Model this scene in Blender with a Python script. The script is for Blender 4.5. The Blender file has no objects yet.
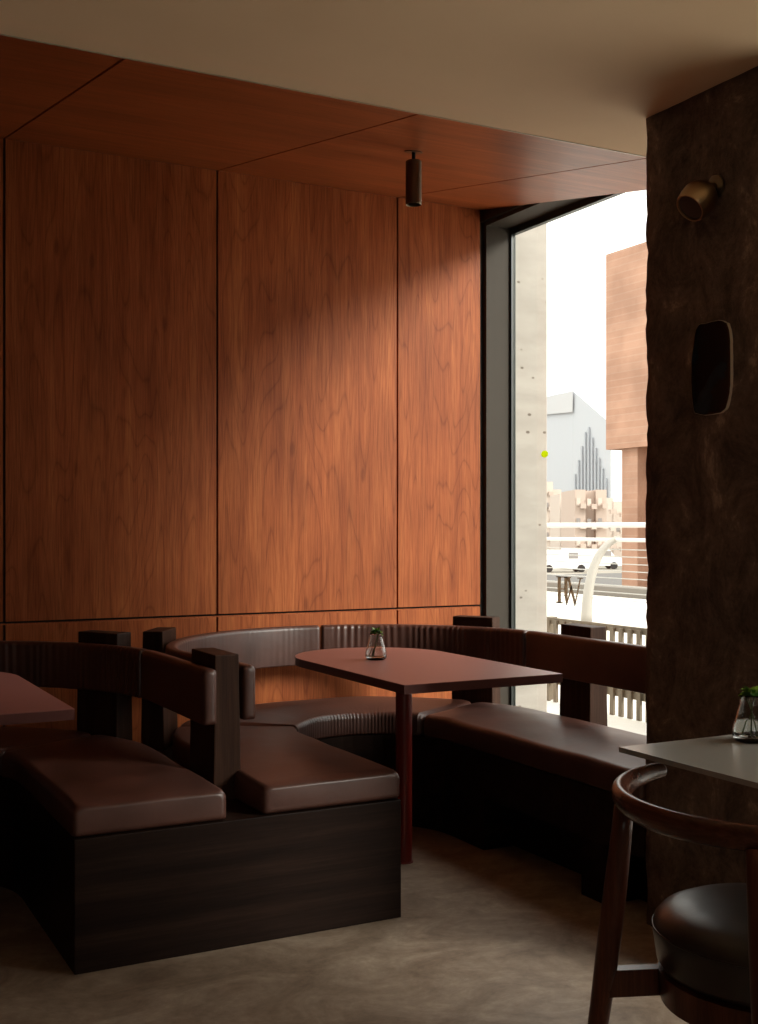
import bpy, bmesh, math, random
from mathutils import Vector, Matrix, noise

# ------------------------------------------------------------------ camera, light, exposure
SC = bpy.context.scene
COL = SC.collection
R = math.radians
YAW = R(27.7)
cam_d = bpy.data.cameras.new('camera')
cam = bpy.data.objects.new('camera', cam_d)
COL.objects.link(cam)
cam.location = (0, 0, 1.25)
cam.rotation_euler = (R(90), 0, -YAW)
cam_d.sensor_fit = 'VERTICAL'
cam_d.sensor_height = 36.0
cam_d.lens = 36.0 * 1165 / 1024
cam_d.shift_y = 15 / 1024
cam_d.clip_start = 0.05
cam_d.clip_end = 2000
SC.camera = cam

SKY = 1.8
world = bpy.data.worlds.new('world')
SC.world = world
world.use_nodes = True
wn = world.node_tree
bg = wn.nodes['Background']
bg.inputs['Color'].default_value = (1.0, 0.965, 0.92, 1)
SKY_HIGH = 3.2        # the overcast is brighter overhead than at the horizon
_tc = wn.nodes.new('ShaderNodeTexCoord')
_sp = wn.nodes.new('ShaderNodeSeparateXYZ')
_mr = wn.nodes.new('ShaderNodeMapRange')
_mr.interpolation_type = 'SMOOTHSTEP'
for _k, _v in (('From Min', 0.15), ('From Max', 0.75), ('To Min', SKY), ('To Max', SKY_HIGH)):
    _mr.inputs[_k].default_value = _v
wn.links.new(_tc.outputs['Generated'], _sp.inputs[0])
wn.links.new(_sp.outputs['Z'], _mr.inputs['Value'])
wn.links.new(_mr.outputs[0], bg.inputs['Strength'])


def sun(name, direction, strength, angle, color):
    d = bpy.data.lights.new(name, 'SUN')
    d.energy = strength
    d.angle = R(angle)
    d.color = color
    o = bpy.data.objects.new(name, d)
    COL.objects.link(o)
    o.rotation_euler = Vector(direction).to_track_quat('-Z', 'Y').to_euler()
    o.location = (8, 0, 8)
    return o


# the low hazy sun behind the clouds, shining in through the big window onto the wood wall
sun('hazy_sun', (-1.0, 1.27, -0.66), 3.5, 17, (1.0, 0.95, 0.87))


def portal(name, loc, rot, sx, sy):
    d = bpy.data.lights.new(name, 'AREA')
    d.shape = 'RECTANGLE'
    d.size = sx
    d.size_y = sy
    d.cycles.is_portal = True
    o = bpy.data.objects.new(name, d)
    COL.objects.link(o)
    o.location = loc
    o.rotation_euler = rot
    return o


SC.view_settings.view_transform = 'Standard'
SC.view_settings.look = 'None'
SC.view_settings.exposure = 0.14
SC.view_settings.gamma = 1.0
SC.view_settings.use_curve_mapping = False
SC.cycles.use_denoising = True
SC.cycles.max_bounces = 10
SC.cycles.diffuse_bounces = 5
SC.cycles.glossy_bounces = 5
SC.cycles.transmission_bounces = 8
SC.cycles.transparent_max_bounces = 12
SC.cycles.caustics_reflective = False
SC.cycles.caustics_refractive = False
SC.cycles.sample_clamp_indirect = 4.0

# ------------------------------------------------------------------ key dimensions (metres)
WALL_V = 5.0          # timber wall
WIN_U = 3.21          # inner plane of the window wall
GLASS_U = 3.385
PIER_U, PIER_V0, PIER_V1 = 2.45, 2.25, 2.86
CEIL_Z = 2.537
EDGE_V = 3.15         # where the plaster ceiling meets the sloping timber
TOP_Z = 2.86
AXIS = 2.125           # middle booth
AXIS_L = 0.43        # left booth
ARC_V = 4.04
SPLIT_U = (AXIS + AXIS_L) / 2
SEAT_Z0 = 0.377
TAB_Z = 0.75


# ------------------------------------------------------------------ materials
def mat(name, base=(0.5, 0.5, 0.5), rough=0.5, metal=0.0, spec=0.5):
    m = bpy.data.materials.new(name)
    m.use_nodes = True
    b = m.node_tree.nodes['Principled BSDF']
    b.inputs['Base Color'].default_value = (*base, 1)
    b.inputs['Roughness'].default_value = rough
    b.inputs['Metallic'].default_value = metal
    b.inputs['Specular IOR Level'].default_value = spec
    return m


def nd(m, t, **kw):
    n = m.node_tree.nodes.new(t)
    for k, v in kw.items():
        if k in n.inputs.keys():
            n.inputs[k].default_value = v
        else:
            setattr(n, k, v)
    return n


def lk(m, a, b):
    m.node_tree.links.new(a, b)


def bsdf(m):
    return m.node_tree.nodes['Principled BSDF']


def coords(m, scale=(1, 1, 1), rot=(0, 0, 0), rnd=0.0):
    tc = nd(m, 'ShaderNodeTexCoord')
    mp = nd(m, 'ShaderNodeMapping')
    mp.inputs['Scale'].default_value = scale
    mp.inputs['Rotation'].default_value = rot
    src = tc.outputs['Object']
    if rnd:
        oi = nd(m, 'ShaderNodeObjectInfo')
        mu = nd(m, 'ShaderNodeMath', operation='MULTIPLY')
        lk(m, oi.outputs['Random'], mu.inputs[0])
        mu.inputs[1].default_value = rnd
        va = nd(m, 'ShaderNodeVectorMath', operation='ADD')
        lk(m, src, va.inputs[0])
        lk(m, mu.outputs[0], va.inputs[1])
        src = va.outputs[0]
    lk(m, src, mp.inputs['Vector'])
    return mp.outputs['Vector']


def ramp(m, fac, stops):
    r = nd(m, 'ShaderNodeValToRGB')
    e = r.color_ramp.elements
    while len(e) < len(stops):
        e.new(0.5)
    for el, (p, c) in zip(e, stops):
        el.position = p
        el.color = (*c, 1)
    lk(m, fac, r.inputs['Fac'])
    return r.outputs['Color']


def mixc(m, a, b, fac, mode='MIX'):
    x = nd(m, 'ShaderNodeMix', data_type='RGBA', blend_type=mode)
    if isinstance(fac, (int, float)):
        x.inputs['Factor'].default_value = fac
    else:
        lk(m, fac, x.inputs['Factor'])
    for s, v in ((x.inputs[6], a), (x.inputs[7], b)):
        if isinstance(v, tuple):
            s.default_value = (*v, 1)
        else:
            lk(m, v, s)
    return x.outputs[2]


def bump(m, h, strength, dist=0.01):
    b = nd(m, 'ShaderNodeBump')
    b.inputs['Strength'].default_value = strength
    b.inputs['Distance'].default_value = dist
    lk(m, h, b.inputs['Height'])
    lk(m, b.outputs['Normal'], bsdf(m).inputs['Normal'])


def veneer(name, mid, dark, light, axis='z', rough=0.42, rnd=37.0, figure=1.0, spec=0.35):
    """Cherry veneer: long streaks, cathedral figure and small dark knots, grain along axis."""
    m = mat(name, rough=rough, spec=spec)
    k = 'xyz'.index(axis)

    def sc(across, along):
        s = [across] * 3
        s[k] = along
        return tuple(s)
    streak = nd(m, 'ShaderNodeTexNoise', Scale=1.0, Detail=6.0, Roughness=0.62)
    lk(m, coords(m, sc(26, 0.9), rnd=rnd), streak.inputs['Vector'])
    fine = nd(m, 'ShaderNodeTexNoise', Scale=1.0, Detail=4.0, Roughness=0.7)
    lk(m, coords(m, sc(170, 5), rnd=rnd), fine.inputs['Vector'])
    # cathedral figure: contour lines of a smooth stretched noise field
    field = nd(m, 'ShaderNodeTexNoise', Scale=1.0, Detail=1.5, Roughness=0.4, Distortion=0.2)
    lk(m, coords(m, sc(5.0, 0.55), rnd=rnd), field.inputs['Vector'])
    mu = nd(m, 'ShaderNodeMath', operation='MULTIPLY')
    mu.inputs[1].default_value = 70.0
    lk(m, field.outputs['Fac'], mu.inputs[0])
    si = nd(m, 'ShaderNodeMath', operation='SINE')
    lk(m, mu.outputs[0], si.inputs[0])
    broad = nd(m, 'ShaderNodeTexNoise', Scale=1.0, Detail=3.0, Roughness=0.55)
    lk(m, coords(m, sc(5.0, 1.6), rnd=rnd * 1.7), broad.inputs['Vector'])
    c = ramp(m, streak.outputs['Fac'], [(0.30, dark), (0.5, mid), (0.72, light)])
    ab = nd(m, 'ShaderNodeMath', operation='ABSOLUTE')
    lk(m, si.outputs[0], ab.inputs[0])
    c = mixc(m, c, ramp(m, ab.outputs[0], [(0.0, (0.55, 0.48, 0.44)), (0.22, (0.92, 0.9, 0.88)), (0.6, (1.04, 1.04, 1.04))]), 0.55 * figure, 'MULTIPLY')
    c = mixc(m, c, ramp(m, fine.outputs['Fac'], [(0.38, (0.62, 0.57, 0.54)), (0.58, (1.03, 1.03, 1.03))]), 0.75, 'MULTIPLY')
    c = mixc(m, c, ramp(m, broad.outputs['Fac'], [(0.35, (0.66, 0.6, 0.58)), (0.62, (1, 1, 1))]), 0.75, 'MULTIPLY')
    knots = nd(m, 'ShaderNodeTexVoronoi', Scale=1.0)
    lk(m, coords(m, sc(7.0, 2.3), rnd=rnd), knots.inputs['Vector'])
    c = mixc(m, c, ramp(m, knots.outputs['Distance'], [(0.05, (0.42, 0.36, 0.34)), (0.11, (1, 1, 1))]), 0.5, 'MULTIPLY')
    lk(m, c, bsdf(m).inputs['Base Color'])
    bump(m, fine.outputs['Fac'], 0.08, 0.002)
    return m


M = {}
M['cherry'] = veneer('cherry_veneer', (0.41, 0.112, 0.033), (0.33, 0.082, 0.024), (0.50, 0.155, 0.048), 'z', rough=0.5, spec=0.18)
M['cherry_ceiling'] = veneer('cherry_ceiling_veneer', (0.40, 0.105, 0.030), (0.33, 0.082, 0.024), (0.47, 0.14, 0.044), 'x', rough=0.36, figure=0.5, spec=0.25)
M['walnut'] = veneer('dark_stained_oak', (0.022, 0.011, 0.0075), (0.014, 0.007, 0.005), (0.036, 0.019, 0.013), 'x', rough=0.5, figure=0.3, spec=0.12)
M['walnut_post'] = veneer('dark_stained_oak_post', (0.050, 0.023, 0.014), (0.03, 0.014, 0.009), (0.08, 0.040, 0.025), 'z', rough=0.5, figure=0.3, spec=0.12)
M['chair_wood'] = veneer('stained_walnut_chair', (0.135, 0.042, 0.022), (0.085, 0.025, 0.013), (0.20, 0.066, 0.035), 'z', rough=0.28, figure=0.4)
M['chair_rail_wood'] = veneer('stained_walnut_rail', (0.135, 0.042, 0.022), (0.085, 0.025, 0.013), (0.20, 0.066, 0.035), 'y', rough=0.25, figure=0.4)


def leather(name, c, rough=0.36):
    m = mat(name, c, rough, spec=0.7)
    n = nd(m, 'ShaderNodeTexNoise', Scale=7.0, Detail=4.0)
    lk(m, coords(m), n.inputs['Vector'])
    col = ramp(m, n.outputs['Fac'], [(0.3, tuple(x * 0.72 for x in c)), (0.7, tuple(min(1, x * 1.25) for x in c))])
    lk(m, col, bsdf(m).inputs['Base Color'])
    g = nd(m, 'ShaderNodeTexVoronoi', Scale=260.0)
    lk(m, coords(m), g.inputs['Vector'])
    n2 = nd(m, 'ShaderNodeTexNoise', Scale=22.0, Detail=3.0)
    lk(m, coords(m), n2.inputs['Vector'])
    ad = nd(m, 'ShaderNodeMath', operation='MULTIPLY_ADD')
    ad.inputs[1].default_value = 0.12
    lk(m, g.outputs['Distance'], ad.inputs[0])
    lk(m, n2.outputs['Fac'], ad.inputs[2])
    bump(m, ad.outputs[0], 0.14, 0.005)
    rr = nd(m, 'ShaderNodeMapRange')
    rr.inputs['To Min'].default_value = rough - 0.06
    rr.inputs['To Max'].default_value = rough + 0.12
    lk(m, n.outputs['Fac'], rr.inputs['Value'])
    lk(m, rr.outputs[0], bsdf(m).inputs['Roughness'])
    return m


M['leather'] = leather('brown_leather', (0.084, 0.032, 0.022), 0.38)
M['leather_dark'] = leather('black_brown_leather', (0.035, 0.026, 0.022), 0.32)

m = mat('plaster_ceiling', (0.55, 0.45, 0.33), 0.85)
n = nd(m, 'ShaderNodeTexNoise', Scale=1.6, Detail=5.0)
lk(m, coords(m), n.inputs['Vector'])
lk(m, ramp(m, n.outputs['Fac'], [(0.3, (0.84, 0.62, 0.39)), (0.7, (0.92, 0.69, 0.45))]), bsdf(m).inputs['Base Color'])
M['plaster'] = m

m = mat('microcement_floor', (0.2, 0.16, 0.12), 0.5)
n1 = nd(m, 'ShaderNodeTexNoise', Scale=3.6, Detail=10.0, Roughness=0.75, Distortion=0.9)
lk(m, coords(m, (1, 1.5, 1), (0, 0, 0.5)), n1.inputs['Vector'])
n2 = nd(m, 'ShaderNodeTexNoise', Scale=26.0, Detail=6.0, Roughness=0.7)
lk(m, coords(m), n2.inputs['Vector'])
c = ramp(m, n1.outputs['Fac'], [(0.30, (0.20, 0.140, 0.100)), (0.48, (0.34, 0.255, 0.185)), (0.60, (0.44, 0.345, 0.26)), (0.72, (0.54, 0.445, 0.345))])
c = mixc(m, c, ramp(m, n2.outputs['Fac'], [(0.3, (0.6, 0.56, 0.52)), (0.6, (1, 1, 1))]), 0.6, 'MULTIPLY')
lk(m, c, bsdf(m).inputs['Base Color'])
rr = nd(m, 'ShaderNodeMapRange')
rr.inputs['To Min'].default_value = 0.36
rr.inputs['To Max'].default_value = 0.6
lk(m, n1.outputs['Fac'], rr.inputs['Value'])
lk(m, rr.outputs[0], bsdf(m).inputs['Roughness'])
bump(m, n2.outputs['Fac'], 0.12, 0.004)
M['floor'] = m

m = mat('rough_dark_concrete', (0.09, 0.06, 0.045), 0.8)
n1 = nd(m, 'ShaderNodeTexNoise', Scale=6.5, Detail=12.0, Roughness=0.78, Distortion=0.5)
lk(m, coords(m, (1, 1, 0.7)), n1.inputs['Vector'])
n2 = nd(m, 'ShaderNodeTexVoronoi', Scale=16.0)
lk(m, coords(m), n2.inputs['Vector'])
n3 = nd(m, 'ShaderNodeTexNoise', Scale=48.0, Detail=5.0, Roughness=0.75)
lk(m, coords(m), n3.inputs['Vector'])
c = ramp(m, n1.outputs['Fac'], [(0.36, (0.055, 0.033, 0.025)), (0.47, (0.14, 0.086, 0.063)), (0.57, (0.22, 0.14, 0.102)), (0.67, (0.50, 0.36, 0.26))])
c = mixc(m, c, ramp(m, n2.outputs['Distance'], [(0.06, (0.3, 0.3, 0.3)), (0.16, (1, 1, 1))]), 0.5, 'MULTIPLY')
c = mixc(m, c, ramp(m, n3.outputs['Fac'], [(0.35, (0.55, 0.55, 0.55)), (0.6, (1, 1, 1))]), 0.6, 'MULTIPLY')
lk(m, c, bsdf(m).inputs['Base Color'])
ad = nd(m, 'ShaderNodeMath', operation='ADD')
lk(m, n1.outputs['Fac'], ad.inputs[0])
lk(m, n3.outputs['Fac'], ad.inputs[1])
bump(m, ad.outputs[0], 0.7, 0.012)
M['pier'] = m

M['dark_wall'] = mat('dark_brown_render', (0.10, 0.075, 0.055), 0.8)
M['groove'] = mat('black_groove', (0.012, 0.008, 0.006), 0.8)
M['frame'] = mat('anthracite_metal', (0.060, 0.050, 0.040), 0.6, 0.0, 0.15)
M['frame_dark'] = mat('black_green_metal', (0.018, 0.024, 0.022), 0.4, 0.0, 0.5)
M['trim'] = mat('thin_aluminium_bead', (0.62, 0.55, 0.45), 0.4, 0.3)
M['table_pink'] = mat('oxblood_linoleum', (0.37, 0.15, 0.13), 0.38, 0.0, 0.75)
M['table_edge'] = mat('oxblood_edge', (0.12, 0.036, 0.03), 0.45)
M['pole_red'] = mat('red_lacquered_steel', (0.20, 0.018, 0.012), 0.3)
M['table_grey'] = mat('grey_linoleum', (0.38, 0.37, 0.335), 0.26)
M['bronze'] = mat('brushed_bronze', (0.42, 0.30, 0.17), 0.34, 1.0)
M['bronze_dark'] = mat('dark_bronze', (0.17, 0.13, 0.085), 0.38, 1.0)
M['black'] = mat('matt_black', (0.008, 0.008, 0.008), 0.6)
M['lens'] = mat('smoked_lens', (0.03, 0.02, 0.018), 0.3)
M['glaze'] = mat('black_glaze', (0.006, 0.007, 0.009), 0.25)
m = M['glaze']
n = nd(m, 'ShaderNodeTexNoise', Scale=9.0, Detail=3.0)
lk(m, coords(m), n.inputs['Vector'])
lk(m, ramp(m, n.outputs['Fac'], [(0.5, (0.006, 0.007, 0.009)), (0.75, (0.02, 0.05, 0.07))]), bsdf(m).inputs['Base Color'])
M['rim'] = mat('unglazed_rim', (0.80, 0.68, 0.52), 0.5)
M['decal'] = mat('bronze_vinyl', (0.38, 0.32, 0.26), 0.5)
m = M['sticker'] = mat('yellow_green_vinyl', (0.62, 0.80, 0.05), 0.5)


for m, tc_ in ((M['decal'], (0.40, 0.33, 0.26, 1)), (M['sticker'], (0.72, 0.80, 0.05, 1))):
    tl = nd(m, 'ShaderNodeBsdfTranslucent')
    tl.inputs[0].default_value = tc_
    mx_ = nd(m, 'ShaderNodeMixShader')
    mx_.inputs[0].default_value = 0.7
    lk(m, bsdf(m).outputs[0], mx_.inputs[1])
    lk(m, tl.outputs[0], mx_.inputs[2])
    lk(m, mx_.outputs[0], m.node_tree.nodes['Material Output'].inputs[0])


def thin_glass(name, tint, k=1.0):
    m = bpy.data.materials.new(name)
    m.use_nodes = True
    t = m.node_tree
    t.nodes.clear()
    out = t.nodes.new('ShaderNodeOutputMaterial')
    tr = t.nodes.new('ShaderNodeBsdfTransparent')
    tr.inputs[0].default_value = (*tint, 1)
    gl = t.nodes.new('ShaderNodeBsdfGlossy')
    gl.inputs['Roughness'].default_value = 0.02
    fr = t.nodes.new('ShaderNodeFresnel')
    fr.inputs[0].default_value = 1.45
    mu = t.nodes.new('ShaderNodeMath')
    mu.operation = 'MULTIPLY'
    mu.inputs[1].default_value = k
    mx = t.nodes.new('ShaderNodeMixShader')
    ge = t.nodes.new('ShaderNodeNewGeometry')
    bf = t.nodes.new('ShaderNodeMath')          # reflect off the front faces only: no false total reflection at the back
    bf.operation = 'SUBTRACT'
    bf.inputs[0].default_value = k
    t.links.new(ge.outputs['Backfacing'], bf.inputs[1])
    bf.use_clamp = True
    t.links.new(bf.outputs[0], mu.inputs[1])
    t.links.new(fr.outputs[0], mu.inputs[0])
    t.links.new(mu.outputs[0], mx.inputs[0])
    t.links.new(tr.outputs[0], mx.inputs[1])
    t.links.new(gl.outputs[0], mx.inputs[2])
    t.links.new(mx.outputs[0], out.inputs[0])
    return m


M['pane'] = thin_glass('window_glass', (0.97, 0.985, 0.97))
m = mat('clear_glass', (0.97, 0.99, 0.98), 0.02)
bsdf(m).inputs['Transmission Weight'].default_value = 1.0
bsdf(m).inputs['IOR'].default_value = 1.45
M['glass'] = m
m = mat('water', (0.95, 0.98, 0.96), 0.0)
bsdf(m).inputs['Transmission Weight'].default_value = 1.0
bsdf(m).inputs['IOR'].default_value = 1.33
M['water'] = m
M['leaf'] = mat('fresh_leaf', (0.26, 0.50, 0.04), 0.45)
M['leaf_dark'] = mat('dark_leaf', (0.10, 0.28, 0.03), 0.45)
M['stem'] = mat('pale_stem', (0.16, 0.26, 0.06), 0.5)


def noisy(name, stops, scale=4.0, rough=0.8, sc=(1, 1, 1), detail=6.0):
    m = mat(name, rough=rough, spec=0.2)
    n = nd(m, 'ShaderNodeTexNoise', Scale=scale, Detail=detail, Roughness=0.65)
    lk(m, coords(m, sc), n.inputs['Vector'])
    lk(m, ramp(m, n.outputs['Fac'], stops), bsdf(m).inputs['Base Color'])
    return m


m = noisy('board_marked_concrete', [(0.3, (0.34, 0.31, 0.275)), (0.7, (0.43, 0.395, 0.355))], 3.0, 0.8, (1, 1, 3))
v = nd(m, 'ShaderNodeTexVoronoi', Scale=9.0)
lk(m, coords(m, (1, 1, 1.6)), v.inputs['Vector'])
lk(m, mixc(m, bsdf(m).inputs['Base Color'].links[0].from_socket,
           ramp(m, v.outputs['Distance'], [(0.09, (0.35, 0.3, 0.27)), (0.14, (1, 1, 1))]), 0.9, 'MULTIPLY'), bsdf(m).inputs['Base Color'])
M['concrete'] = m
M['paving'] = noisy('pale_paving', [(0.3, (0.62, 0.58, 0.52)), (0.7, (0.72, 0.69, 0.64))], 1.5)
M['kerb'] = mat('grey_kerb', (0.17, 0.155, 0.135), 0.8)
M['white_steel'] = mat('white_painted_steel', (0.60, 0.585, 0.56), 0.4)
M['shaded_steel'] = mat('shaded_white_steel', (0.34, 0.32, 0.285), 0.45)  # white steel darkened in colour to give the curved posts their shade
M['grey_steel'] = mat('pale_grey_steel', (0.42, 0.41, 0.38), 0.4)
M['slat'] = noisy('weathered_timber', [(0.3, (0.13, 0.105, 0.075)), (0.7, (0.20, 0.165, 0.12))], 6.0, 0.7, (4, 4, 0.5))
M['soil'] = mat('planter_soil', (0.05, 0.04, 0.03), 0.9)
M['ground'] = noisy('distant_ground', [(0.35, (0.17, 0.16, 0.13)), (0.65, (0.30, 0.27, 0.23))], 0.05, 0.9)
M['pale_wall'] = mat('hazed_pinkish_render', (0.50, 0.40, 0.34), 0.8)  # pinkish wall, colour lightened to stand for distance haze
M['pale_wall2'] = mat('hazed_beige_render', (0.56, 0.48, 0.42), 0.8)  # beige wall, likewise lightened for haze
M['dark_glass'] = mat('distant_windows', (0.27, 0.25, 0.24), 0.3)
M['tower'] = mat('hazed_tower_cladding', (0.49, 0.515, 0.55), 0.6, spec=0.3)  # distance haze is put into this pale bluish colour
M['tower_left'] = mat('hazed_tower_side', (0.52, 0.53, 0.545), 0.6, spec=0.3)  # crown band, paled for haze in the same way
M['tower_reflection'] = mat('tower_reflection_strip', (0.40, 0.43, 0.465), 0.5, spec=0.3)  # darker tone that paints a reflection onto the tower
M['van'] = mat('white_van_paint', (0.75, 0.75, 0.75), 0.35)
M['road'] = mat('asphalt', (0.10, 0.095, 0.09), 0.9)

m = mat('brown_brick', rough=0.85, spec=0.2)
br = nd(m, 'ShaderNodeTexBrick')
br.inputs['Scale'].default_value = 1.0
br.inputs['Color1'].default_value = (0.47, 0.285, 0.205, 1)
br.inputs['Color2'].default_value = (0.435, 0.255, 0.18, 1)
br.inputs['Mortar'].default_value = (0.47, 0.30, 0.22, 1)
br.inputs['Mortar Size'].default_value = 0.02
br.inputs['Brick Width'].default_value = 0.24
br.inputs['Row Height'].default_value = 0.085
lk(m, coords(m, (1, 1, 1), (R(90), 0, R(90))), br.inputs['Vector'])
nb = nd(m, 'ShaderNodeTexNoise', Scale=0.8, Detail=6.0)
lk(m, coords(m), nb.inputs['Vector'])
lk(m, mixc(m, br.outputs['Color'], ramp(m, nb.outputs['Fac'], [(0.35, (0.75, 0.72, 0.7)), (0.65, (1.1, 1.08, 1.05))]), 0.8, 'MULTIPLY'), bsdf(m).inputs['Base Color'])
M['brick'] = m


# ------------------------------------------------------------------ mesh helpers
def obj(name, bm, material, parent=None, smooth=False, local=False):
    """Link bm as ONE mesh object.  Geometry is given in world coordinates unless local."""
    me = bpy.data.meshes.new(name)
    bmesh.ops.recalc_face_normals(bm, faces=bm.faces[:])
    bm.to_mesh(me)
    bm.free()
    me.materials.append(material)
    o = bpy.data.objects.new(name, me)
    COL.objects.link(o)
    if parent is not None:
        o.parent = parent
        if not local:
            root = parent
            off = Vector((0, 0, 0))
            while root is not None:
                off += root.location
                root = root.parent
            me.transform(Matrix.Translation(-off))
    if smooth:
        for p in me.polygons:
            p.use_smooth = True
    return o


def autosmooth(o, deg=40):
    me = o.data
    for p in me.polygons:
        p.use_smooth = True
    me.set_sharp_from_angle(angle=R(deg))


def tag(o, label=None, cat=None, group=None, kind=None):
    if label:
        o['label'] = label
    if cat:
        o['category'] = cat
    if group:
        o['group'] = group
    if kind:
        o['kind'] = kind
    return o


def thing(name, label, cat, loc=(0, 0, 0), rz=0, group=None, kind=None):
    o = bpy.data.objects.new(name, None)
    o.empty_display_size = 0.1
    COL.objects.link(o)
    o.location = loc
    o.rotation_euler = (0, 0, rz)
    return tag(o, label, cat, group, kind)


def box(bm, x0, x1, y0, y1, z0, z1):
    vs = [bm.verts.new(p) for p in ((x0, y0, z0), (x1, y0, z0), (x1, y1, z0), (x0, y1, z0),
                                    (x0, y0, z1), (x1, y0, z1), (x1, y1, z1), (x0, y1, z1))]
    fs = [bm.faces.new([vs[i] for i in f]) for f in ((0, 3, 2, 1), (4, 5, 6, 7), (0, 1, 5, 4), (1, 2, 6, 5), (2, 3, 7, 6), (3, 0, 4, 7))]
    return vs, fs


def bevel(bm, w, seg=2, min_angle=30):
    es = [e for e in bm.edges if len(e.link_faces) == 2 and e.calc_face_angle(0) > R(min_angle)]
    bmesh.ops.bevel(bm, geom=es, offset=w, segments=seg, affect='EDGES', profile=0.6)


def bx(name, dims, material, parent=None, bev=0.0, seg=2, **kw):
    bm = bmesh.new()
    box(bm, *dims)
    bmesh.ops.recalc_face_normals(bm, faces=bm.faces[:])
    if bev:
        bevel(bm, bev, seg)
    return obj(name, bm, material, parent, **kw)


def prism(bm, pts, z0, z1):
    """Extrude a plan polygon."""
    lo = [bm.verts.new((x, y, z0)) for x, y in pts]
    hi = [bm.verts.new((x, y, z1)) for x, y in pts]
    n = len(pts)
    bm.faces.new(lo[::-1])
    bm.faces.new(hi)
    for i in range(n):
        bm.faces.new((lo[i], lo[(i + 1) % n], hi[(i + 1) % n], hi[i]))


def ring_grid(bm, rings, cap=True, closed=False):
    """Rings of equal length joined into a tube."""
    vr = [[bm.verts.new(p) for p in r] for r in rings]
    n = len(rings[0])
    k = len(vr)
    for i in range(k if closed else k - 1):
        a, b = vr[i], vr[(i + 1) % k]
        for j in range(n):
            bm.faces.new((a[j], a[(j + 1) % n], b[(j + 1) % n], b[j]))
    if cap and not closed:
        bm.faces.new(vr[0][::-1])
        bm.faces.new(vr[-1])
    return vr


def tube(bm, pts, radii, seg=16, squash=1.0):
    rings = []
    k = len(pts)
    pts = [Vector(p) for p in pts]
    up = None
    for i, p in enumerate(pts):
        t = (pts[min(i + 1, k - 1)] - pts[max(i - 1, 0)]).normalized()
        if up is None:
            up = Vector((0, 0, 1)) if abs(t.z) < 0.9 else Vector((0, 1, 0))
        a = (up - t * up.dot(t)).normalized()
        b = t.cross(a)
        up = a
        r = radii[i] if isinstance(radii, (list, tuple)) else radii
        rings.append([p + (a * math.cos(2 * math.pi * j / seg) * squash + b * math.sin(2 * math.pi * j / seg)) * r for j in range(seg)])
    ring_grid(bm, rings)


def lathe(bm, prof, seg=40, origin=(0, 0, 0), axis=None):
    """prof: list of (r, h).  Revolved about z, then turned so that z points along axis."""
    q = Matrix.Identity(4)
    if axis is not None:
        q = Vector(axis).to_track_quat('Z', 'Y').to_matrix().to_4x4()
    o = Vector(origin)
    rings = []
    for r, h in prof:
        rings.append([o + q @ Vector((r * math.cos(2 * math.pi * j / seg), r * math.sin(2 * math.pi * j / seg), h)) for j in range(seg)])
    ring_grid(bm, rings)


# ================================================================== THE SETTING
tag(bx('floor', (-3.6, 3.46, -4.2, 5.2, -0.12, 0), M['floor']), kind='structure')

# timber wall with panels and black shadow gaps
wall = bx('wall_back', (-3.6, 3.22, 5.018, 5.2, 0, 3.1), M['groove'])
tag(wall, kind='structure')
SEAMS = [-3.6, -1.9, -0.985, -0.057, 0.87, 1.80, 2.727, 3.21]
for a, b in zip(SEAMS, SEAMS[1:]):
    for z0, z1 in ((0.0, 0.843), (0.857, 2.90)):
        bm = bmesh.new()
        box(bm, a + 0.005, b - 0.005, 5.0, 5.02, z0, z1)
        bevel(bm, 0.0015, 1)
        obj('wall_panel', bm, M['cherry'], wall)
bx('groove_bead', (-3.6, 3.205, 5.004, 5.02, 0.843, 0.848), M['cherry'], wall)

# ceiling: flat plaster in front, cherry panels sloping up to the wall behind
tag(bx('ceiling', (-3.6, 3.46, -4.2, EDGE_V, CEIL_Z, CEIL_Z + 0.3), M['plaster']), kind='structure')
SL = (TOP_Z - CEIL_Z) / (WALL_V - EDGE_V)
cw = bpy.data.objects.new('ceiling', None)
COL.objects.link(cw)
tag(cw, kind='structure')


def slope_slab(bm, u0, u1, v0, v1, dz0, dz1):
    z = lambda vv: CEIL_Z + (vv - EDGE_V) * SL
    P = [(u0, v0, z(v0) + dz0), (u1, v0, z(v0) + dz0), (u1, v1, z(v1) + dz0), (u0, v1, z(v1) + dz0),
         (u0, v0, z(v0) + dz1), (u1, v0, z(v0) + dz1), (u1, v1, z(v1) + dz1), (u0, v1, z(v1) + dz1)]
    vs = [bm.verts.new(p) for p in P]
    for f in ((0, 3, 2, 1), (4, 5, 6, 7), (0, 1, 5, 4), (1, 2, 6, 5), (2, 3, 7, 6), (3, 0, 4, 7)):
        bm.faces.new([vs[i] for i in f])


for a, b in zip(SEAMS, SEAMS[1:]):
    bm = bmesh.new()
    slope_slab(bm, a + 0.004, b - (0.004 if b < 3.2 else 0), EDGE_V + 0.006, WALL_V - 0.004, 0.0, 0.018)
    bevel(bm, 0.0012, 1)
    obj('ceiling_panel', bm, M['cherry_ceiling'], cw)
bm = bmesh.new()
slope_slab(bm, -3.6, 3.21, EDGE_V, WALL_V + 0.02, 0.019, 0.06)
obj('ceiling_backing', bm, M['groove'], cw)
tag(bx('trim_1', (-3.6, 3.21, EDGE_V + 0.0005, EDGE_V + 0.005, CEIL_Z - 0.002, CEIL_Z + 0.05), M['trim']), kind='structure')
tag(bx('light_seal_roof', (-3.8, 3.5, -4.4, 5.35, 3.05, 3.25), M['dark_wall']), kind='structure')  # unseen slab added to stop light leaking in above the ceilings

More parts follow.
